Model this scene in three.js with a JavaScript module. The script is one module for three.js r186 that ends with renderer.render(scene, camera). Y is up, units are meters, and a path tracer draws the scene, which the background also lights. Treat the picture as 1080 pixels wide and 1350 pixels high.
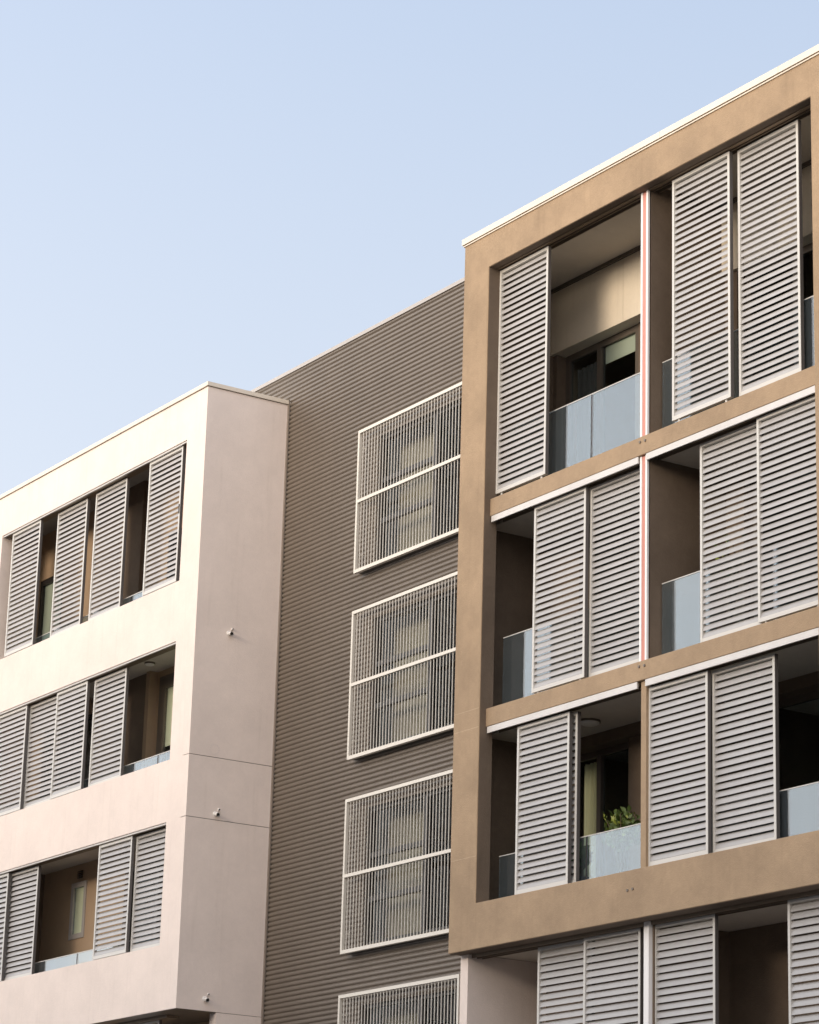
import * as THREE from 'three';
import { mergeGeometries } from 'three/addons/utils/BufferGeometryUtils.js';

const scene = new THREE.Scene();
const GY = 16.35;                     // levels below are written from the tan roof edge; the ground lies 16.35 m lower

// ---------------------------------------------------------------- camera
const camera = new THREE.PerspectiveCamera(20.6177, 0.8, 0.5, 900);
camera.position.set(31.623, -14.702 + GY, 21.178);
camera.up.set(0.23242, 0.95493, 0.18465);
camera.lookAt(31.623 - 0.80338 * 20, -14.702 + GY + 0.29551 * 20, 21.178 - 0.51697 * 20);

// ---------------------------------------------------------------- sky and sun (low, soft evening light in front of the facades)
const D2R = Math.PI / 180;
const sunAz = -14 * D2R, sunEl = 8 * D2R;
const sunDir = new THREE.Vector3(-Math.sin(sunAz) * Math.cos(sunEl), Math.sin(sunEl), Math.cos(sunAz) * Math.cos(sunEl));
{
  const W = 512, H = 256, d = new Float32Array(W * H * 4), v = new THREE.Vector3();
  const glowDir = new THREE.Vector3(-Math.sin(43 * D2R), Math.tan(9 * D2R), Math.cos(43 * D2R)).normalize();
  const mix = (a, b, t) => a.map((x, i) => x + (b[i] - x) * t);
  for (let j = 0; j < H; j++) for (let i = 0; i < W; i++) {
    const th = ((i + .5) / W - .5) * 2 * Math.PI, el = ((j + .5) / H - .5) * Math.PI;
    v.set(Math.cos(th) * Math.cos(el), Math.sin(el), Math.sin(th) * Math.cos(el));
    const e = Math.max(0, el / (Math.PI / 2));
    let c = mix([.835, .885, .93], [.485, .61, .82], Math.min(1, e / .34));
    if (e > .34) c = mix(c, [.32, .47, .76], Math.min(1, (e - .34) / .66));
    let az = Math.abs(Math.atan2(v.x, v.z) + sunAz) / D2R; if (az > 180) az = 360 - az;
    const dEl = Math.max(0, el / D2R - 6), ang = Math.hypot(az, 1.7 * dEl);          // the evening glow lies along the horizon
    const g = Math.exp(-Math.pow(Math.acos(Math.min(1, v.dot(glowDir))) / D2R / 33, 2)), w = Math.exp(-Math.pow(ang / 74, 2));
    c = [c[0] + 1.4 * g + 1.85 * w, c[1] + 1.45 * g + 1.57 * w, c[2] + 1.45 * g + 1.34 * w];
    if (el < 0) c = mix(c, [.3, .29, .28], Math.min(1, -el / .12));
    const k = (j * W + i) * 4; d[k] = c[0]; d[k + 1] = c[1]; d[k + 2] = c[2]; d[k + 3] = 1;
  }
  const t = new THREE.DataTexture(d, W, H, THREE.RGBAFormat, THREE.FloatType);
  t.mapping = THREE.EquirectangularReflectionMapping; t.magFilter = THREE.LinearFilter; t.minFilter = THREE.LinearFilter; t.needsUpdate = true;
  scene.background = t; scene.environment = t;
}
const sun = new THREE.DirectionalLight(new THREE.Color().setRGB(1, .82, .63), 2.6);
sun.position.copy(sunDir).multiplyScalar(80).add(new THREE.Vector3(-4, 10, 0));
sun.target.position.set(-4, 10, 0);
sun.castShadow = true; sun.shadow.radius = 42; sun.shadow.mapSize.set(2048, 2048);
Object.assign(sun.shadow.camera, { left: -26, right: 26, top: 22, bottom: -22, near: 1, far: 140 });
scene.add(sun, sun.target);

const renderer = new THREE.WebGLRenderer({ antialias: true });
renderer.toneMapping = THREE.LinearToneMapping;
renderer.toneMappingExposure = 1;
renderer.shadowMap.enabled = true;

// ---------------------------------------------------------------- random numbers, textures, materials
let seed = 20477;
const rnd = () => { seed = (seed * 1664525 + 1013904223) >>> 0; return seed / 4294967296; };
const rr = (a, b) => a + (b - a) * rnd();
function lattice(n) { const a = new Float32Array(n * n); for (let i = 0; i < n * n; i++) a[i] = rnd(); return a; }
function noiseField(N, layers) {      // tileable value noise: layers of [cells across, cells down, weight]
  const out = new Float32Array(N * N); let sum = 0;
  for (const [nx, ny, w] of layers) {
    sum += w; const n = Math.max(nx, ny), g = lattice(n);
    for (let y = 0; y < N; y++) for (let x = 0; x < N; x++) {
      const fx = x / N * nx, fy = y / N * ny, x0 = fx | 0, y0 = fy | 0; let u = fx - x0, v = fy - y0;
      u = u * u * (3 - 2 * u); v = v * v * (3 - 2 * v);
      const x1 = (x0 + 1) % nx, y1 = (y0 + 1) % ny;
      const a = g[y0 * n + x0], b = g[y0 * n + x1], c = g[y1 * n + x0], e = g[y1 * n + x1];
      out[y * N + x] += w * (a + (b - a) * u + (c - a) * v + (a - b - c + e) * u * v);
    }
  }
  for (let i = 0; i < out.length; i++) out[i] /= sum;
  return out;
}
function tex(N, metres, f, srgb) {
  const d = new Uint8Array(N * N * 4);
  for (let i = 0; i < N * N; i++) { const c = f(i); d[i * 4] = c[0]; d[i * 4 + 1] = c[1]; d[i * 4 + 2] = c[2]; d[i * 4 + 3] = 255; }
  const t = new THREE.DataTexture(d, N, N); t.wrapS = t.wrapT = THREE.RepeatWrapping; t.magFilter = THREE.LinearFilter; t.minFilter = THREE.LinearMipmapLinearFilter; t.generateMipmaps = true;
  if (srgb) t.colorSpace = THREE.SRGBColorSpace;
  t.repeat.set(1 / metres, 1 / metres); t.needsUpdate = true; return t;
}
const patch = noiseField(1024, [[4, 4, 1], [9, 9, 1], [23, 23, .8], [70, 70, .5], [240, 240, .45]]);
const streak = noiseField(1024, [[90, 5, 1], [200, 9, .7], [30, 3, .7]]);
const grain = noiseField(512, [[128, 128, 1], [256, 256, 1], [40, 40, .5]]);
const renderTex = (amt, st) => tex(1024, 5.3, i => {
  const p = (patch[i] - .5) * 2, s = Math.max(0, streak[i] - .6) * st; let v = 1 - amt * .5 + p * amt - s;
  return [Math.min(1, v) * 255, Math.min(1, v * (1 - s * .1)) * 255, Math.min(1, v * (.995 - s * .25)) * 255].map(x => Math.max(0, Math.min(255, x)));
}, true);
const stuccoMap = renderTex(.13, .09), cleanMap = renderTex(.05, .07), metalMap = renderTex(.06, .05);
const stuccoBump = tex(512, 1.1, i => { const v = grain[i] * 255; return [v, v, v]; });
const col = (r, g, b) => new THREE.Color().setRGB(r, g, b);
const std = o => new THREE.MeshStandardMaterial(o), phys = o => new THREE.MeshPhysicalMaterial(o);
const M = {
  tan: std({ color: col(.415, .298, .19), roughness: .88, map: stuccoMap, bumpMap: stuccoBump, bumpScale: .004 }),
  tanJoint: std({ color: col(.52, .39, .265), roughness: .9, map: stuccoMap }),
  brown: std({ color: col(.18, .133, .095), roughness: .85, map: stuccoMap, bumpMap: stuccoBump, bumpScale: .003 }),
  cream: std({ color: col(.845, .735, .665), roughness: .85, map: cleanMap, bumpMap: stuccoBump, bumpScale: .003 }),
  pale: std({ color: col(.83, .74, .60), roughness: .75, map: cleanMap }),
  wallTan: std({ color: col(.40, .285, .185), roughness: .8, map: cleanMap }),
  ceiling: std({ color: col(.66, .60, .52), roughness: .9, map: cleanMap }),
  slat: std({ color: col(.485, .475, .468), roughness: .5, metalness: 0, map: metalMap }),
  slat2: std({ color: col(.455, .445, .438), roughness: .5, metalness: 0, map: metalMap }),
  shutterFrame: std({ color: col(.60, .585, .545), roughness: .45, metalness: 0 }),
  fascia: std({ color: col(.68, .655, .63), roughness: .45, map: metalMap }),
  trackBrown: std({ color: col(.23, .175, .12), roughness: .5, metalness: .3 }),
  flashing: std({ color: col(.78, .70, .59), roughness: .45, map: metalMap }),
  corr: std({ color: col(.175, .147, .12), roughness: .48, metalness: .1, map: metalMap }),
  corrTrim: std({ color: col(.24, .2, .165), roughness: .5, metalness: .1 }),
  capGrey: std({ color: col(.42, .39, .36), roughness: .5, metalness: .2 }),
  cage: std({ color: col(.70, .665, .59), roughness: .45 }),
  bar: std({ color: col(.68, .65, .585), roughness: .45 }),
  dark: std({ color: col(.035, .032, .03), roughness: .4, metalness: .3 }),
  bronze: std({ color: col(.16, .135, .11), roughness: .45, metalness: .3 }),
  trim: std({ color: col(.86, .84, .82), roughness: .4 }),
  pink: std({ color: col(.66, .30, .25), roughness: .8, map: cleanMap }),
  steel: std({ color: col(.2, .17, .14), roughness: .5, metalness: .6 }),
  lampWhite: std({ color: col(.8, .78, .74), roughness: .4 }),
  curtain: phys({ color: col(.80, .70, .42), roughness: .95, side: THREE.DoubleSide }),
  blind: std({ color: col(.55, .52, .38), roughness: .9 }),
  roomPanel: std({ color: col(.30, .225, .15), roughness: .9, map: cleanMap }),
  cageSlip: std({ color: col(.48, .38, .24), roughness: .9 }),
  blindWarm: std({ color: col(.86, .76, .50), roughness: .9 }),
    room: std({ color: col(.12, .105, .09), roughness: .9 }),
  concrete: std({ color: col(.36, .34, .31), roughness: .9, map: stuccoMap }),
  paving: std({ color: col(.13, .12, .11), roughness: .9, map: stuccoMap }),
  asphalt: std({ color: col(.06, .06, .058), roughness: .9, map: stuccoMap }),
  brick: std({ color: col(.26, .13, .085), roughness: .9, map: stuccoMap }),
  leaf: phys({ color: col(.075, .115, .02), roughness: .55, side: THREE.DoubleSide }),
  leafLight: phys({ color: col(.28, .32, .05), roughness: .5, side: THREE.DoubleSide }),
  stem: std({ color: col(.12, .09, .05), roughness: .9 }),
  pot: std({ color: col(.05, .045, .045), roughness: .5 }),
  terracotta: std({ color: col(.30, .13, .07), roughness: .85 }),
  seal: std({ color: col(.1, .09, .085), roughness: .8 }),
  stain: std({ color: col(.74, .65, .585), roughness: .9 }),
  glass: phys({ color: col(.9, .95, .97), transmission: 1, thickness: 0, ior: 1.5, specularIntensity: .12, roughness: .02 }),
  rail: phys({ color: col(.82, .93, 1.0), transmission: 1, thickness: 0, ior: 1.66, roughness: .015, metalness: .02 }),
};

// ---------------------------------------------------------------- geometry helpers (y is measured from the tan roof edge, see GY)
function box(x0, x1, y0, y1, z0, z1) {
  const g = new THREE.BoxGeometry(x1 - x0, y1 - y0, z1 - z0);
  g.translate((x0 + x1) / 2, (y0 + y1) / 2 + GY, (z0 + z1) / 2);
  const p = g.attributes.position, n = g.attributes.normal, uv = g.attributes.uv;
  for (let i = 0; i < p.count; i++) {
    if (Math.abs(n.getX(i)) > .5) uv.setXY(i, p.getZ(i), p.getY(i));
    else if (Math.abs(n.getY(i)) > .5) uv.setXY(i, p.getX(i), p.getZ(i));
    else uv.setXY(i, p.getX(i), p.getY(i));
  }
  return g;
}
function slab(outer, holes, z0, z1, bevel = 0) {   // a rectangle [x0,x1,y0,y1] with rectangular holes, extruded from z0 to z1
  const path = (P, [a, b, c, d], cw) => { const q = cw ? [[a, c], [a, d], [b, d], [b, c]] : [[a, c], [b, c], [b, d], [a, d]]; q.forEach(([x, y], i) => i ? P.lineTo(x, y + GY) : P.moveTo(x, y + GY)); P.closePath(); return P; };
  const inset = ([a, b, c, d], s) => [a + s, b - s, c + s, d - s];
  const s = path(new THREE.Shape(), inset(outer, bevel));
  for (const h of holes) s.holes.push(path(new THREE.Path(), inset(h, -bevel), true));
  const g = new THREE.ExtrudeGeometry(s, { depth: z1 - z0 - 2 * bevel, bevelEnabled: bevel > 0, bevelSize: bevel, bevelThickness: bevel, bevelSegments: 2 });
  g.translate(0, 0, z0 + bevel); return g;
}
const merge = a => a.length > 1 ? mergeGeometries(a.map(g => g.index ? g.toNonIndexed() : g)) : a[0];
function shade(o) { o.castShadow = o.receiveShadow = true; return o; }
const taken = {};
function numbered(n) { const k = taken[n] = (taken[n] ?? -1) + 1; return k ? n + '_' + String(k).padStart(3, '0') : n; }
function thing(name, label, category, [x, y, z], group) {
  const o = new THREE.Group(); o.name = numbered(name); o.position.set(x, y + GY, z);
  o.userData = { label, category }; if (group) o.userData.group = group; scene.add(o); return o;
}
function part(parent, name, geo, mat, label) {   // geometry in scene coordinates; parent is a thing, or a part group at the same origin
  const m = shade(new THREE.Mesh(Array.isArray(geo) ? merge(geo) : geo, mat)); m.name = name;
  if (parent.parent === scene) m.position.copy(parent.position).negate();
  if (label) m.userData.label = label; parent.add(m); return m;
}
function partGroup(parent, name, label) { const g = new THREE.Group(); g.name = name; g.position.copy(parent.position).negate(); if (label) g.userData.label = label; parent.add(g); return g; }
function structure(name, geo, mat) { const m = shade(new THREE.Mesh(geo, mat)); m.name = name; m.userData.kind = 'structure'; scene.add(m); return m; }

// ---------------------------------------------------------------- ground (below the picture)
structure('ground', box(-300, 300, -16.55, -16.35, -300, 300), M.paving);
structure('road', box(-300, 300, -16.5, -16.345, 26, 36), M.asphalt);

{ // the building across the street, behind the camera, that shades the lower storeys
  const o = thing('apartment_building', 'long brick building across the street from the louvred balconies', 'building', [0, -16.35, 52]);
  part(o, 'wall', box(-60, 60, -16.35, .6, 46, 58), M.brick);
  part(o, 'parapet', box(-60.2, 60.2, .61, .95, 45.8, 58.2), M.concrete);
  for (let f = 0; f < 5; f++) for (let i = 0; i < 20; i++) part(o, 'window', box(-57 + i * 6, -55 + i * 6, -15.2 + f * 3.1, -13.6 + f * 3.1, 45.9, 45.99), M.dark);
}
// ---------------------------------------------------------------- sliding louvre shutters
const SW = 1.18, PITCH = .0905;
function slatGeometry(len) {           // lens-shaped blade leaning out at its foot
  const n = 5, pts = [], h = .082, b = .042, t = .0085;
  const L = Math.hypot(h, b), ux = -b / L, uy = h / L;                  // along the blade, foot to head: (z, y)
  for (let i = 0; i <= n; i++) { const s = i / n, w = t * Math.sin(Math.PI * Math.min(1, Math.max(0, s))) * .9 + .0012; pts.push([ux * s * L + uy * w, uy * s * L - ux * w]); }
  for (let i = n; i >= 0; i--) { const s = i / n, w = t * .45 * Math.sin(Math.PI * s) + .0012; pts.push([ux * s * L - uy * w, uy * s * L + ux * w]); }
  const sh = new THREE.Shape(); pts.forEach(([z, y], i) => i ? sh.lineTo(-z, y) : sh.moveTo(-z, y)); sh.closePath();
  const g = new THREE.ExtrudeGeometry(sh, { depth: len, bevelEnabled: false });
  g.rotateY(Math.PI / 2); return g;   // extruded along x; the shape's x becomes -z
}
const slatGeo = slatGeometry(SW - .08 + .012), slatMats = [M.slat, M.slat2];
let shutterCount = 0;
function shutter(parent, x0, yTop, yBot, zf, { w = SW, label, latch } = {}) {
  const g = partGroup(parent, 'sliding_shutter', label), D = .055, z0 = zf - D;
  part(g, 'stile', box(x0, x0 + .04, yBot, yTop, z0, zf), M.shutterFrame);
  part(g, 'stile', box(x0 + w - .04, x0 + w, yBot, yTop, z0, zf), M.shutterFrame);
  part(g, 'dark_side_strip', box(x0 + w, x0 + w + .004, yBot + .002, yTop - .002, z0 + .002, zf - .006), M.seal);  // thin dark strip covering the right face of the right stile
  part(g, 'rail', box(x0 + .04, x0 + w - .04, yTop - .045, yTop, z0 + .002, zf - .002), M.shutterFrame);
  part(g, 'rail', box(x0 + .04, x0 + w - .04, yBot, yBot + .055, z0 + .002, zf - .002), M.shutterFrame);
  const a = yBot + .058, n = Math.round((yTop - .05 - a) / PITCH), p = (yTop - .05 - a) / n;
  for (let i = 0; i < n; i++) {
    const m = shade(new THREE.Mesh(slatGeo, slatMats[rnd() < .6 ? 0 : 1])); m.name = 'slat';
    m.position.set(x0 + .034, a + i * p + GY + rr(-.0012, .0012), zf - .0075 + rr(-.001, .001)); m.rotation.x = rr(-.025, .025); m.scale.x = (w - .068) / (SW - .068); g.add(m);
  }
  part(g, 'roller', box(x0 + .1, x0 + .13, yBot - .045, yBot, z0 + .02, z0 + .035), M.shutterFrame);
  part(g, 'roller', box(x0 + w - .13, x0 + w - .1, yBot - .045, yBot, z0 + .02, z0 + .035), M.shutterFrame);
  if (latch) part(g, 'latch', box(x0 + w - .03, x0 + w - .012, latch, latch + .16, zf, zf + .012), M.dark);
  shutterCount++; return g;
}
function track(parent, x0, x1, yTop, zf, mat) {   // three downstand lips under a plate
  part(parent, 'shutter_track', [box(x0, x1, yTop - .01, yTop, zf - .19, zf), ...[0, .085, .17].map(d => box(x0, x1, yTop - .05, yTop - .01, zf - d - .014, zf - d))], mat);
}
function balustrade(parent, x0, x1, yBot, yTop, z, joints) {
  const g = partGroup(parent, 'balustrade'), e = [x0, ...joints, x1];
  for (let i = 0; i + 1 < e.length; i++) part(g, 'glass_pane', box(e[i] + (i ? .012 : 0), e[i + 1] - (i + 2 < e.length ? .012 : 0), yBot, yTop, z - .006, z + .006), M.rail);
  for (const j of joints) part(g, 'joint_seal', box(j - .01, j + .01, yBot, yTop, z - .008, z + .008), M.dark);
  part(g, 'edge_strip', box(x0, x1, yTop + .001, yTop + .013, z - .009, z + .009), M.shutterFrame);
  part(g, 'base_channel', box(x0, x1, yBot - .06, yBot - .002, z - .03, z + .03), M.shutterFrame);
  return g;
}
function glazing(parent, name, x0, x1, y0, y1, z, mullions, { rails = [], fw = .06, blinds = [], mat = M.bronze, deep = 0 } = {}) {
  const g = partGroup(parent, name), zb = z - .07;
  const fr = [box(x0, x0 + fw, y0, y1, zb, z), box(x1 - fw, x1, y0, y1, zb, z), box(x0 + fw, x1 - fw, y1 - fw, y1, zb, z), box(x0 + fw, x1 - fw, y0, y0 + fw, zb, z)];
  part(g, 'frame', fr, mat);
  for (const m of mullions) part(g, 'mullion', box(m - .045, m + .045, y0 + fw, y1 - fw, zb + .004, z + .012), mat);
  const e = [x0 + fw, ...mullions, x1 - fw];
  for (const r of rails) for (let i = 0; i + 1 < e.length; i++) { const [a, b] = r.length > 1 && r[1] !== i ? [0, 0] : [e[i] + (i ? .045 : 0), e[i + 1] - (i + 2 < e.length ? .045 : 0)]; if (b > a) part(g, 'transom', box(a, b, r[0] - .04, r[0] + .04, zb + .006, z + .008), mat); }
  for (let i = 0; i + 1 < e.length; i++) part(g, 'pane', box(e[i] + (i ? .045 : 0), e[i + 1] - (i + 2 < e.length ? .045 : 0), y0 + fw, y1 - fw, z - .04, z - .034), M.glass);
  let nb = 0;
  for (const [kind, a, b, c, d, m] of blinds) {
    if (kind === 'curtain') {          // folded cloth
      const nx = 60, G = new THREE.PlaneGeometry(b - a, d - c, nx, 1), P = G.attributes.position;
      for (let i = 0; i < P.count; i++) P.setZ(i, .03 * Math.sin(P.getX(i) * 62 + Math.sin(P.getX(i) * 17)));
      G.computeVertexNormals(); G.translate((a + b) / 2, (c + d) / 2 + GY, zb - .09); part(g, 'curtain', G, m);
    } else part(g, 'blind', box(a, b, c, d, zb + .012 - nb * .012 - deep, zb + .018 - nb * .012 - deep), m), nb++;
  }
  return g;
}

// ================================================================ TAN BUILDING
const tan = thing('apartment_building', 'tan rendered apartment building with a projecting frame around louvred balconies', 'building', [4.1, -16.35, -4]);
const X0 = 0, X1 = 8.2, XO = .623, XR = 7.582, DIV0 = 4.0, DIV1 = 4.15;
part(tan, 'front_frame', slab([X0, X1, -9.156, 1.134], [[XO, XR, -8.543, .622]], -.22, 0, .007), M.tan);
// reveal lining of the opening, painted brown
part(tan, 'reveal_lining', box(XO, XO + .004, -8.535, .614, -.22, -.012), M.brown);
part(tan, 'reveal_lining', box(XO + .004, XR - .004, .617, .622, -.13, -.012), M.brown);
part(tan, 'reveal_lining', box(.01, 8.19, -9.161, -9.1565, -.24, -.012), M.brown);
part(tan, 'inner_lining', box(.2, .21, -9.1, .70, -1.6, -.222), M.brown);
part(tan, 'reveal_lining', box(XR - .004, XR, -8.535, .614, -.22, -.012), M.brown);
{ // roof edge
  let fl; for (const [a, b] of [[-.035, 2.22], [2.225, 4.62], [4.625, 7.02], [7.025, 8.235]]) fl = part(tan, 'roof_flashing', box(a, b, 1.155, 1.245, -.26, .035), M.flashing);
  part(fl, 'drip_edge', box(-.018, 8.218, 1.127, 1.146, -.24, .018), M.flashing);
  part(fl, 'packing_strip', box(-.012, 8.212, 1.146, 1.155, -.23, .012), M.trackBrown);
}
for (const y of [-5.86, -6.124, -7.904]) part(tan, 'render_joint', box(.008, XO - .008, y - .005, y + .005, -.002, .0015), M.tanJoint);
part(tan, 'roof_slab', box(.002, 8.198, .74, 1.13, -8, -.22), M.concrete);
part(tan, 'side_wall', box(0, .2, -9.15, .74, -8, -.22), M.tan);
part(tan, 'side_wall', box(8.0, 8.2, -9.15, .74, -8, -.22), M.tan);
part(tan, 'rear_wall', box(0, 8.2, -16.35, 1.13, -8.25, -8), M.tan);
const FL = [-2.93, -5.94, -8.9];       // balcony floors
for (const [a, b] of [[-3.14, -2.93], [-6.15, -5.94], [-9.12, -8.9], [-12.15, -11.95]]) part(tan, 'floor_slab', box(.2, 8.0, a, b, -8, -.35), M.ceiling);
part(tan, 'floor_slab', box(.2, 8.0, -9.12, -8.9, -.35, -.222), M.ceiling);
// floor bands with bolt heads at the divider, and the pale track fascias under them
function bolt(p, x, y, z) { const g = new THREE.CylinderGeometry(.017, .02, .014, 10); g.rotateX(Math.PI / 2); g.translate(x, y + GY, z + .007); part(p, 'bolt', g, M.steel); }
for (const [b0, b1, f0, shift] of [[-3.104, -2.853, -3.195, 0], [-6.115, -5.862, -6.206, 0]]) {
  const band = part(tan, 'floor_band', slab([XO + .004, XR - .004, b0, b1], [], -.35, -.105, .006), M.tan);
  bolt(band, 4.045, b1 - .07, -.105); bolt(band, 4.155, b1 - .075, -.105);
  for (const [a, b] of [[XO + .03, DIV0 - .012], [DIV1 + .01, XR - .01]]) {
    part(tan, 'track_fascia', box(a, b, f0, b0 - .004, -.135, -.112), M.fascia);
    track(tan, a, b, b0 - .006, -.14, M.trackBrown);
  }
}
{ const f = part(tan, 'bolt_pair', box(3.955, 3.957, -8.9, -8.898, -.004, -.002), M.steel); bolt(f, 3.965, -8.79, -.001); bolt(f, 4.07, -8.785, -.001); }
for (const [a, b] of [[XO + .005, DIV0 - .012], [DIV1 + .01, XR - .005]]) track(tan, a, b, .655, -.135, M.trackBrown);
// dividing wall and its post strips
for (const [a, b] of [[-2.93, .74], [-5.94, -3.14], [-8.9, -6.15]]) part(tan, 'dividing_wall', box(DIV0 + .003, DIV1 - .003, a, b, -8, -.199), M.brown);
for (const [a, b] of [[-2.853, .70], [-5.862, -3.11]]) {
  const p = part(tan, 'sealant_strip', box(DIV0 + .036, DIV1 - .036, a, b, -.198, -.15), M.pink, 'pink sealant strip between two white trims');
  part(p, 'white_trim', box(DIV0, DIV0 + .036, a, b, -.17, -.138), M.trim); part(p, 'white_trim', box(DIV1 - .036, DIV1, a, b, -.17, -.138), M.trim);
}
part(tan, 'divider_post', box(DIV0 + .03, DIV1 - .015, -8.55, -6.12, -.2, -.15), M.tan);
// storeys: ceiling, lintel, glazing
const bays = [[.2, DIV0 + .003], [DIV1 - .003, 8.0]];
for (const [bx0, bx1] of bays) {
  part(tan, 'ceiling', box(bx0, bx1, .712, .738, -1.62, -.33), M.ceiling);
  const j = bx0 < 1 ? 1.957 : 6.1;
  part(tan, 'lintel_panel', box(bx0, j - .003, -.3, .66, -1.62, -1.4), M.pale); part(tan, 'lintel_panel', box(j + .003, bx1, -.3, .66, -1.62, -1.4), M.pale);
  part(tan, 'cornice', box(bx0, bx1, .663, .711, -1.62, -1.36), M.bronze);
  for (const c of [-3.142, -6.152]) part(tan, 'lintel_panel', box(bx0, bx1, c - .16, c, -1.62, -1.4), M.brown);
}
// left bay top
glazing(tan, 'sliding_door', .3, 2.06, -2.93, -.3, -1.62, [1.12], { fw: .1, blinds: [['blind', 1.2, 1.96, -.66, -.4, M.blind], ['curtain', .38, 1.05, -2.85, -.5, M.room]] });
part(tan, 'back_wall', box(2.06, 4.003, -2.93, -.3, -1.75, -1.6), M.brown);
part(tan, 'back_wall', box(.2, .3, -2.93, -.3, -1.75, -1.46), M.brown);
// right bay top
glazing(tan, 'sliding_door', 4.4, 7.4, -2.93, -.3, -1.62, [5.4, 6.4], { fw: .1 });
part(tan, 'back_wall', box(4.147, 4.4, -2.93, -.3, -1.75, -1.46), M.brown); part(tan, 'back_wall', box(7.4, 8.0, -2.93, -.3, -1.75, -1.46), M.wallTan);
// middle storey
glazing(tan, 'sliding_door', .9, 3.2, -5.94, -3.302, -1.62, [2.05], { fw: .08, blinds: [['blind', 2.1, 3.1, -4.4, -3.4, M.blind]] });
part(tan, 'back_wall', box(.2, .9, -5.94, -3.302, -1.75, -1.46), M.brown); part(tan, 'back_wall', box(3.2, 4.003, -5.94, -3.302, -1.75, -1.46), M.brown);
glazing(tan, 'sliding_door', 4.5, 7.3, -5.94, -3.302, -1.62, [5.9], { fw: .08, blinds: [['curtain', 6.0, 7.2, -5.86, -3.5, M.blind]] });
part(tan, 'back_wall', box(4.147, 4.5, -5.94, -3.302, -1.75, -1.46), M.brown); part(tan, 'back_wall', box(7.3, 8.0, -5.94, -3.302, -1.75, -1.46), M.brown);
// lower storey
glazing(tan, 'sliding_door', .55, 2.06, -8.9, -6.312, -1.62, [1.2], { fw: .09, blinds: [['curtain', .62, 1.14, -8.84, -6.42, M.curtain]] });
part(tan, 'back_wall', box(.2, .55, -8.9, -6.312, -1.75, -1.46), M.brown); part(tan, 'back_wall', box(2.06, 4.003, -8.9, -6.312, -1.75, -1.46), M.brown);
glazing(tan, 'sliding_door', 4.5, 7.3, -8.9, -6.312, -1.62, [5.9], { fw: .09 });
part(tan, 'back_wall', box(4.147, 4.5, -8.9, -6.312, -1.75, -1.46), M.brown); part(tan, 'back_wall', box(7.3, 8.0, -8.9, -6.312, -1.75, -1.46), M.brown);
// glass balustrades
balustrade(tan, XO + .02, DIV0 - .02, -2.86, -1.81, -.37, [2.63]);
balustrade(tan, DIV1 + .03, XR + .1, -2.86, -1.81, -.37, [5.9]);
balustrade(tan, XO + .02, DIV0 - .02, -5.87, -4.83, -.37, [2.3]);
balustrade(tan, DIV1 + .03, XR + .1, -5.87, -4.83, -.37, [5.9]);
balustrade(tan, XO + .02, DIV0 - .02, -8.83, -7.88, -.37, [2.61]);
balustrade(tan, DIV1 + .03, XR + .1, -8.83, -7.88, -.37, [5.9]);
// shutters, front and rear track
const ZF = -.19, ZR = -.272;
const T1 = .598, B1 = -2.765, T2 = -3.188, B2 = -5.805, T3 = -6.21, B3 = -8.49;
shutter(tan, .632, T1, B1, ZF); shutter(tan, 4.603, T1, B1, ZF); shutter(tan, 5.85, T1, B1, ZR);
shutter(tan, 1.575, T2, B2, ZF); shutter(tan, 2.745, T2, B2, ZR);
shutter(tan, 5.068, T2, B2, ZR); shutter(tan, 6.277, T2, B2, ZF);
shutter(tan, 1.262, T3, B3, ZF); shutter(tan, 1.33, T3, B3, ZR); shutter(tan, 4.125, T3, B3, ZF); shutter(tan, 5.295, T3, B3, ZR);
// storey below the frame: pale end wall, post, soffit track, shutters
part(tan, 'end_wall', box(.012, .19, -16.35, -9.158, -8, -.2), M.cream);
part(tan, 'end_wall', box(8.0, 8.19, -16.35, -9.158, -8, -.2), M.cream);
part(tan, 'dividing_wall', box(3.97, 4.11, -12.15, -9.16, -8, -.3), M.brown);
part(tan, 'white_post', box(3.985, 4.085, -12.15, -9.16, -.3, -.24), M.trim);
track(tan, .2, 3.96, -9.158, -.25, M.trackBrown); track(tan, 4.12, 7.99, -9.158, -.25, M.trackBrown);
part(tan, 'soffit_slab', box(.2, 8.0, -9.155, -9.122, -8, -.46), M.ceiling);
const ZL = -.32;
shutter(tan, 1.545, -9.2, -11.6, ZL - .06, { }); shutter(tan, 2.63, -9.2, -11.6, ZL); shutter(tan, 4.09, -9.2, -11.6, ZL); shutter(tan, 6.605, -9.2, -11.6, ZL);
part(tan, 'back_wall', box(.19, 8.0, -12.15, -9.16, -1.75, -1.5), M.brown);
part(tan, 'base_wall', box(.19, 8.0, -16.35, -11.75, -.6, -.3), M.cream);

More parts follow.
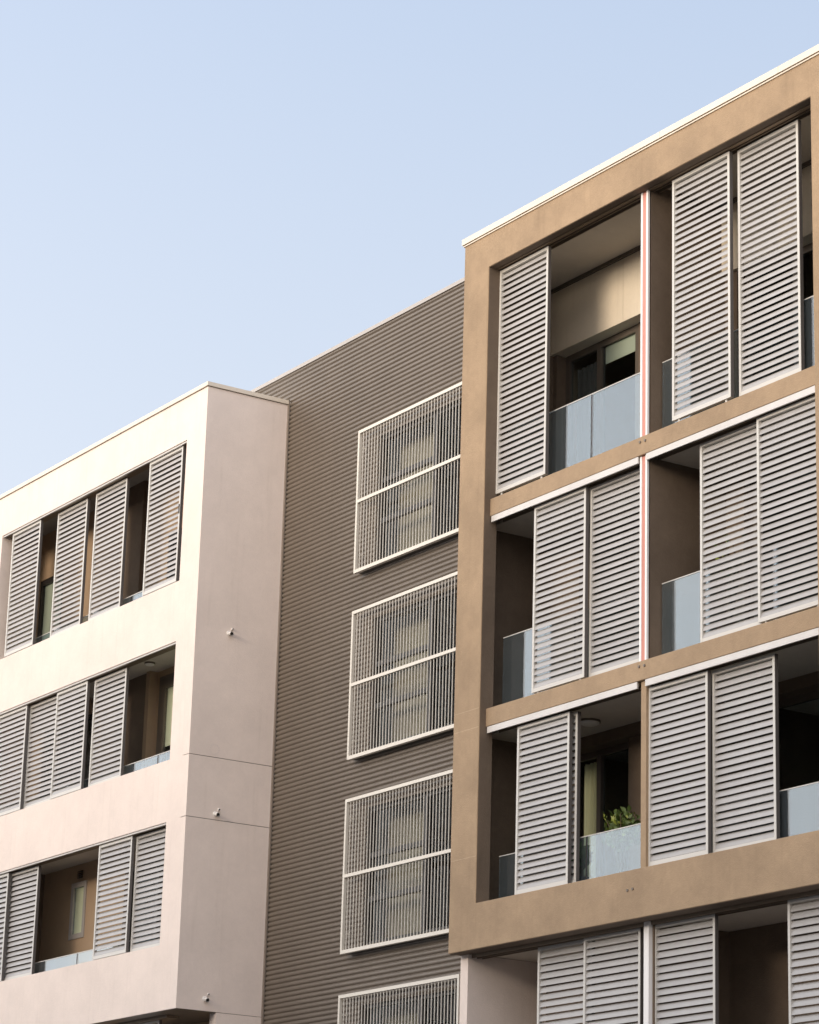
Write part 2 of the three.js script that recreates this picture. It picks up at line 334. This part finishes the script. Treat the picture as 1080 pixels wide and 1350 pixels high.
// ================================================================ CORRUGATED WING
const wing = thing('apartment_building', 'brown corrugated metal clad building wing with barred window cages', 'building', [-3.7, -16.35, -5]);
const ZW = -1.4, WX0 = -7.31, WX1 = -.003, GX0 = -4.789, GX1 = -1.55;
const cages = [0, 1, 2, 3, 4].map(i => -.146 - 3.0 * i);
const wins = cages.map(t => [-4.42, -1.75, t - 2.27, t - .16]);
{
  const P = .078, S = 8, pos = [], nor = [], uv = [], idx = [], top = 1.60, bot = -16.35, n = Math.floor((top - bot) / P * S);
  const prof = k => { const t = (k % S) / S; return [0, .0015, .0015, 0, -.005, -.024, -.026, -.007][k % S]; };
  const strip = (x0, x1, k) => {
    const ya = top - k * P / S, yb = top - (k + 1) * P / S, za = ZW + prof(k), zb = ZW + prof(k + 1), b = pos.length / 3;
    const dn = q => { const dz = prof(q + 1) - prof((q - 1 + S * 1000)), dy = 2 * P / S, l = Math.hypot(dz, dy); return [0, dz / l, dy / l]; };
    for (const [x, y, z, q] of [[x0, ya, za, k], [x1, ya, za, k], [x1, yb, zb, k + 1], [x0, yb, zb, k + 1]]) { pos.push(x, y + GY, z); nor.push(...dn(q)); uv.push(x, y); }
    idx.push(b, b + 2, b + 1, b, b + 3, b + 2);
  };
  for (let k = 0; k < n; k++) {
    const y = top - (k + .5) * P / S, w = wins.find(w => y > w[2] && y < w[3]);
    if (w) { strip(WX0, w[0], k); strip(w[1], WX1, k); } else strip(y > 1.13 ? -15.7 : WX0, WX1, k);
  }
  const g = new THREE.BufferGeometry();
  g.setAttribute('position', new THREE.Float32BufferAttribute(pos, 3)); g.setAttribute('normal', new THREE.Float32BufferAttribute(nor, 3)); g.setAttribute('uv', new THREE.Float32BufferAttribute(uv, 2)); g.setIndex(idx);
  part(wing, 'corrugated_cladding', g, M.corr);
}
part(wing, 'roof_capping', box(-15.72, -.003, 1.60, 1.662, -1.75, -1.375), M.capGrey);
part(wing, 'corner_trim', box(-7.318, -7.285, -16.35, 1.10, -1.398, -1.372), M.corrTrim);
// structural wall behind the cladding with the same window openings
part(wing, 'inner_wall', slab([-7.3, -.003, -16.35, 1.6], wins, -1.72, -1.44), M.room);
part(wing, 'roof_upstand', box(-15.7, -7.5, 1.035, 1.6, -8.25, -1.46), M.concrete);
part(wing, 'roof_slab', box(-7.3, -.003, 1.3, 1.6, -8, -1.72), M.concrete);
part(wing, 'rear_wall', box(-7.3, -.003, -16.35, 1.6, -8.25, -8), M.concrete);
part(wing, 'side_wall', box(-7.5, -7.3, -16.35, 1.6, -8.25, -1.46), M.concrete);
part(wing, 'side_wall', box(-.2, -.003, -16.35, 1.6, -8, -1.72), M.concrete);
for (let i = 0; i < 5; i++) part(wing, 'floor_slab', box(-7.3, -.2, -3.0 - 3 * i, -2.8 - 3 * i, -8, -1.72), M.ceiling);
cages.forEach((t, i) => {
  const [a, b, c, d] = wins[i];
  if (i < 4) glazing(wing, 'window', a, b, c, d, -1.46, [-2.84], { fw: .055, mat: M.dark, deep: .32, rails: [[t - .9, 0], [t - 1.57, 0]], blinds: [['blind', a - .45, -3.35, c - .3, t - .05, M.roomPanel], ['blind', a - .1, -3.38, t - .52 - .03 * i, t - .3, M.cageSlip]] });  // the deep brown blind is an added panel standing in for the room wall
  if (i === 4) return;
  const g = partGroup(wing, 'window_cage'), y0 = t - 2.379, y1 = t, zf = -1.233, zb = -1.385;
  part(g, 'stile', box(GX0, GX0 + .045, y0, y1, zf - .05, zf), M.cage); part(g, 'stile', box(GX1 - .045, GX1, y0, y1, zb, zf), M.cage);
  part(g, 'rail', box(GX0 + .045, GX1 - .045, y1 - .05, y1, zf - .06, zf), M.cage);
  part(g, 'rail', box(GX0 + .045, GX1 - .045, y0, y0 + .055, zf - .06, zf), M.cage);
  part(g, 'rail', box(GX0 + .045, GX1 - .045, y0 + 1.16, y0 + 1.21, zf - .05, zf + .003), M.cage);
  part(g, 'base_plate', box(GX0 + .045, GX1 - .045, y0 + .004, y0 + .03, zb, zf - .06), M.dark);
  for (const x of [GX0 + .01, GX1 - .05]) for (const y of [y0 + .3, y1 - .3]) part(g, 'bracket', box(x, x + .03, y, y + .03, zb, zf - .05), M.cage);
  const nb = Math.round((GX1 - GX0 - .09) / .086), p = (GX1 - GX0 - .09) / nb;
  for (let k = 1; k < nb; k++) { const x = GX0 + .045 + k * p; part(g, 'bar', box(x - .005, x + .005, y0 + .055, y1 - .05, zf - .03, zf - .018), M.bar); }
});

// ================================================================ CREAM BUILDING
const cream = thing('apartment_building', 'cream rendered apartment block with long shuttered balcony openings and plain side wall', 'building', [-11.6, -16.35, -4]);
const CX1 = -7.32, CX0 = -15.77, ZC = .167, YT = 1.032, YB = -9.233, J1 = -5.195, J2 = -6.204, OX0 = -15.116, OX1 = -7.969;
const rows = [[-2.183, .264], [-5.19, -3.214], [-8.19, -6.214]];
part(cream, 'front_wall', slab([CX0, CX1 - .2, YB, YT], rows.map(([a, b]) => [OX0, OX1, a, b]), ZC - .22, ZC), M.cream);
for (const [a, b] of [[YB, J2 - .005], [J2 + .005, J1 - .005], [J1 + .005, YT]]) part(cream, 'side_panel', box(CX1 - .2, CX1, a, b, -1.37, ZC), M.cream);
part(cream, 'joint_backing', box(CX1 - .19, CX1 - .014, YB + .01, YT - .01, -1.36, ZC - .014), M.seal);
part(cream, 'side_panel', box(CX1 - .2, CX1, -16.35, YB - .008, -1.37, -.552), M.cream);
{ let fl; for (const [a, b] of [[CX0 - .03, -13.4], [-13.395, -10.4], [-10.395, CX1 + .03]]) fl = part(cream, 'roof_flashing', box(a, b, YT + .006, YT + .075, -1.372, ZC + .03), M.flashing); part(fl, 'packing_strip', box(CX0, CX1 + .006, YT, YT + .006, -1.371, ZC + .006), M.seal); }
part(cream, 'roof_slab', box(CX0 + .01, CX1 - .2, .55, YT - .01, -8, ZC - .22), M.concrete);
part(cream, 'side_wall', box(CX0, CX0 + .2, -16.35, YT - .02, -8, ZC - .22), M.cream);
part(cream, 'rear_wall', box(CX0, CX1 - .2, -16.35, YT - .02, -8.25, -8), M.cream);
part(cream, 'side_wall', box(CX1 - .2, CX1 - .19, -16.35, YT - .02, -8, -1.372), M.cream);
for (const [a, b] of [[-3.09, -2.9], [-6.1, -5.9], [YB + .002, -8.95]]) part(cream, 'floor_slab', box(CX0 + .2, CX1 - .2, a, b, -8, ZC - .221), M.ceiling);
part(cream, 'soffit_board', box(CX0 + .01, CX1 - .01, YB - .006, YB - .001, -1.3, ZC - .02), M.bronze);
{ const g = new THREE.RingGeometry(.07, .092, 48, 1), p = g.attributes.position;
  for (let i = 0; i < p.count; i++) { const k = 1 + .09 * Math.sin(i * 1.7) + .06 * Math.sin(i * .6); p.setXY(i, p.getX(i) * k, p.getY(i) * k); }
  g.rotateY(Math.PI / 2); g.translate(CX1 + .002, -5.067 + GY, -.292); part(cream, 'dirt_ring', g, M.stain, 'faint grey ring of dirt'); }
const CB = -.86;                        // balcony back wall
const cc = [.55, -3.09, -6.1], cf = [-2.9, -5.9, -8.95];
// top storey: wall, green-lit window, corner pier
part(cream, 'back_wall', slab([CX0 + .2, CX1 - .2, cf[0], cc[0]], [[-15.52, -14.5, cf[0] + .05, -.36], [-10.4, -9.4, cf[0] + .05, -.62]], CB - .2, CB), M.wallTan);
glazing(cream, 'window', -15.52, -14.5, cf[0] + .05, -.36, CB - .02, [], { fw: .1, mat: M.dark, blinds: [['blind', -15.42, -14.6, cf[0] + .1, -.45, M.blind]] });
glazing(cream, 'window', -10.4, -9.4, cf[0] + .05, -.62, CB - .02, [], { fw: .07, mat: M.dark });
part(cream, 'partition_wall', box(-12.1, -11.2, cf[0], cc[0], CB, CB + .12), M.brown);
// middle storey
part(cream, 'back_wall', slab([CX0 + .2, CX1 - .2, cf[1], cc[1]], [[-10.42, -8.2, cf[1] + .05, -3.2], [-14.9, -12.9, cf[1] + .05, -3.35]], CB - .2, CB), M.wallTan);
glazing(cream, 'window', -10.42, -8.2, cf[1] + .05, -3.2, CB - .0, [-9.2], { fw: .22, mat: M.bronze, blinds: [['blind', -10.25, -8.3, -4.45, -3.36, M.blindWarm]] });
glazing(cream, 'window', -14.9, -12.9, cf[1] + .05, -3.35, CB - .06, [-13.9], { fw: .07, mat: M.dark });
part(cream, 'partition_wall', box(-11.8, -10.62, cf[1], cc[1], CB, CB + .12), M.brown);
part(cream, 'pilaster', box(-10.62, -10.5, cf[1], cc[1], CB, CB + .16), M.wallTan);
// lower storey
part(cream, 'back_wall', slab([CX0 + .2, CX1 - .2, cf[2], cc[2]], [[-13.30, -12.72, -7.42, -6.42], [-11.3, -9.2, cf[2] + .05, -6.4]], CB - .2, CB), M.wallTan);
glazing(cream, 'window', -13.30, -12.72, -7.42, -6.42, CB + .02, [], { fw: .09, mat: M.capGrey, blinds: [['blind', -13.2, -12.82, -7.34, -6.5, M.blindWarm]] });
glazing(cream, 'window', -11.3, -9.2, cf[2] + .05, -6.4, CB - .06, [-10.2], { fw: .07, mat: M.dark });
{ const v = partGroup(cream, 'wall_vent'); for (let i = 0; i < 4; i++) part(v, 'vane', box(-13.08, -12.9, -6.35 + i * .035, -6.335 + i * .035, CB, CB + .03), M.dark); }
part(cream, 'partition_wall', box(-14.6, -14.45, cf[2], cc[2], CB, -.2), M.brown);
// balustrades behind the sills
balustrade(cream, OX0 + .05, -8.05, -2.9, -1.93, -.1, [-12.6, -10.2]);
balustrade(cream, OX0 + .05, -8.05, -5.9, -4.93, -.1, [-12.6, -8.88]);
balustrade(cream, OX0 + .05, -8.05, -8.9, -7.93, -.1, [-11.4, -9.9]);
// tracks and shutters
for (const [a, b] of rows) {
  part(cream, 'track_fascia', box(OX0 + .003, OX1 - .003, b - .03, b - .004, .118, .148), M.fascia);
  part(cream, 'shutter_track', box(OX0 + .003, OX1 - .003, b - .012, b - .003, -.05, .117), M.trackBrown);
}
const CF = .107, CR = .03, s1t = .232, s1b = -2.13, s2t = -3.25, s2b = -5.15, s3t = -6.25, s3b = -8.16;
shutter(cream, -14.78, s1t, s1b, CF); shutter(cream, -13.05, s1t, s1b, CR); shutter(cream, -11.54, s1t, s1b, CR); shutter(cream, -9.385, s1t, s1b, CF, { latch: -.95 });
shutter(cream, -14.82, s2t, s2b, CF); shutter(cream, -13.68, s2t, s2b, CR); shutter(cream, -12.435, s2t, s2b, CF); shutter(cream, -11.13, s2t, s2b, CR);
shutter(cream, -15.1, s3t, s3b, CF); shutter(cream, -14.05, s3t, s3b, CR); shutter(cream, -10.42, s3t, s3b, CF); shutter(cream, -9.23, s3t, s3b, CR);
// storey under the overhang
part(cream, 'back_wall', box(CX0 + .2, CX1 - .2, -16.35, YB - .008, -1.3, -1.0), M.wallTan);
part(cream, 'base_wall', box(CX0 + .2, CX1 - .21, -16.35, -11.9, -.9, -.6), M.cream);
part(cream, 'shutter_track', box(CX0 + .3, -8.15, YB - .05, YB - .007, -.36, -.12), M.trackBrown);
shutter(cream, -9.72, -9.27, -11.7, -.2);

// ================================================================ FITTINGS AND PLANTS
function sideLamp(y, z, label) {
  const t = thing('wall_lamp', label, 'lamp', [CX1, y, z]), at = g => { g.scale(.68, .68, .68); g.translate(CX1, y + GY, z); return g; };
  let g = new THREE.CylinderGeometry(.052, .062, .02, 18); g.rotateZ(-Math.PI / 2); g.translate(.01, 0, 0); part(t, 'mounting_plate', at(g), M.lampWhite);
  g = new THREE.LatheGeometry([[0, -.02], [.03, -.015], [.042, .02], [.046, .09], [.05, .12]].map(p => new THREE.Vector2(...p)), 18);
  g.rotateZ(-Math.PI / 2 - .35); g.translate(.03, 0, 0); const s = part(t, 'lamp_head', at(g), M.lampWhite);
  g = new THREE.CylinderGeometry(.028, .03, .02, 18); g.rotateZ(-Math.PI / 2 - .35); g.translate(.145, -.042, 0); part(s, 'lens', at(g), M.dark);
  g = new THREE.SphereGeometry(.026, 14, 10); g.translate(.026, .115, -.075); const e = part(t, 'sensor', at(g), M.lampWhite);
  g = new THREE.CylinderGeometry(.013, .016, .03, 10); g.rotateZ(-Math.PI / 2); g.translate(.055, .11, -.075); part(e, 'sensor_eye', at(g), M.dark);
  g = new THREE.CylinderGeometry(.006, .006, .14, 8); g.rotateX(-.57); g.translate(.008, .058, -.038); part(t, 'cable', at(g), M.lampWhite);
}
sideLamp(-3.112, -.452, 'small white wall lamp on the cream side wall, highest, above both joints');
sideLamp(-6.107, -.364, 'small white wall lamp on the cream side wall, just above the lower joint');
sideLamp(-9.048, -.337, 'small white wall lamp on the cream side wall, just above the overhang');
function ceilingLamp(x, y, z, label, r = 1) {
  const t = thing('ceiling_lamp', label, 'lamp', [x, y, z]);
  let g = new THREE.CylinderGeometry(.15 * r, .155 * r, .03, 28); g.translate(x, y + GY - .015, z); part(t, 'rim', g, M.bronze);
  g = new THREE.SphereGeometry(.14 * r, 24, 8, 0, Math.PI * 2, Math.PI / 2, Math.PI / 2); g.scale(1, .35, 1); g.translate(x, y + GY - .03, z); part(t, 'diffuser', g, M.lampWhite);
}
ceilingLamp(1.98, -6.15, -.86, 'round lamp on the dark ceiling of the balcony with the leafy shrub');
ceilingLamp(-9.98, -3.09, -.42, 'round lamp on the ceiling of the cream middle balcony', .6);

function plant(label, [x, y, z], { pr, ph, h, rx, ry, n, len, mats, pot, upright = 0 }) {
  const t = thing('potted_plant', label, 'plant', [x, y, z]);
  const g = new THREE.LatheGeometry([[0, 0], [pr * .72, 0], [pr, ph * .93], [pr * 1.08, ph * .94], [pr * 1.08, ph], [pr * .94, ph], [pr * .9, ph * .9], [0, ph * .88]].map(p => new THREE.Vector2(...p)), 24);
  g.translate(x, y + GY, z); part(t, 'pot', g, pot);
  const stems = [], sets = mats.map(() => []);
  for (let i = 0; i < 9; i++) {
    const a = rr(0, 6.28), r = rr(.2, .8) * rx;
    const c = new THREE.QuadraticBezierCurve3(new THREE.Vector3(x, y + GY + ph * .85, z), new THREE.Vector3(x + Math.cos(a) * r * .25, y + GY + ph + (h - ph) * .5, z + Math.sin(a) * r * .25), new THREE.Vector3(x + Math.cos(a) * r, y + GY + h - ry * rr(.2, 1.1), z + Math.sin(a) * r));
    stems.push(new THREE.TubeGeometry(c, 8, .008, 5));
  }
  for (let i = 0; i < n; i++) {
    const u = new THREE.Vector3(rr(-1, 1), rr(-1, 1), rr(-1, 1)); if (u.length() > 1) { i--; continue; }
    u.multiplyScalar(.55 + .45 * rnd());
    const L = len * rr(.6, 1.25), w = L * .28;
    const leaf = new THREE.BufferGeometry();
    leaf.setAttribute('position', new THREE.Float32BufferAttribute([0, 0, 0, w, L * .45, .12 * L, 0, L * .5, 0, -w, L * .45, .12 * L, 0, L, -.1 * L], 3));
    leaf.setAttribute('uv', new THREE.Float32BufferAttribute([0, 0, 1, 0, 0, 1, 1, 1, 0, 0], 2));
    leaf.setIndex([0, 1, 2, 0, 2, 3, 2, 1, 4, 2, 4, 3]); leaf.computeVertexNormals();
    leaf.rotateX(rr(-.9, .9) * (1 - upright)); leaf.rotateZ(rr(-1.6, 1.6) * (1 - upright * .7)); leaf.rotateY(rr(0, 6.28));
    leaf.translate(x + u.x * rx, y + GY + h - ry + u.y * ry, z + u.z * rx * .8);
    const k = rnd(); sets[mats.length > 1 && k > .82 ? 1 : 0].push(leaf);
  }
  part(t, 'stems', stems, M.stem);
  sets.forEach((s, i) => s.length && part(t, 'foliage', s, mats[i]));
}
plant('leafy green shrub with yellow tips behind the pale balcony glass', [2.85, FL[2], -.75], { pr: .2, ph: .42, h: 1.42, rx: .36, ry: .3, n: 420, len: .095, mats: [M.leaf, M.leafLight], pot: M.terracotta });
plant('dark pot with arching strap leaves behind the clear balcony glass', [1.9, FL[2], -.72], { pr: .17, ph: .62, h: .98, rx: .24, ry: .18, n: 70, len: .2, mats: [M.leaf, M.leaf], pot: M.pot, upright: .5 });
plant('bushy plant in the dim balcony corner left of the lone lower shutter', [.62, FL[2], -1.05], { pr: .2, ph: .5, h: 1.5, rx: .34, ry: .34, n: 300, len: .12, mats: [M.leaf], pot: M.pot });
plant('sparse pale plant half hidden behind the louvres beside the bare brown balcony wall', [5.05, FL[1], -.8], { pr: .18, ph: .45, h: 1.75, rx: .3, ry: .55, n: 60, len: .12, mats: [M.leaf, M.leafLight], pot: M.terracotta });

renderer.render(scene, camera);
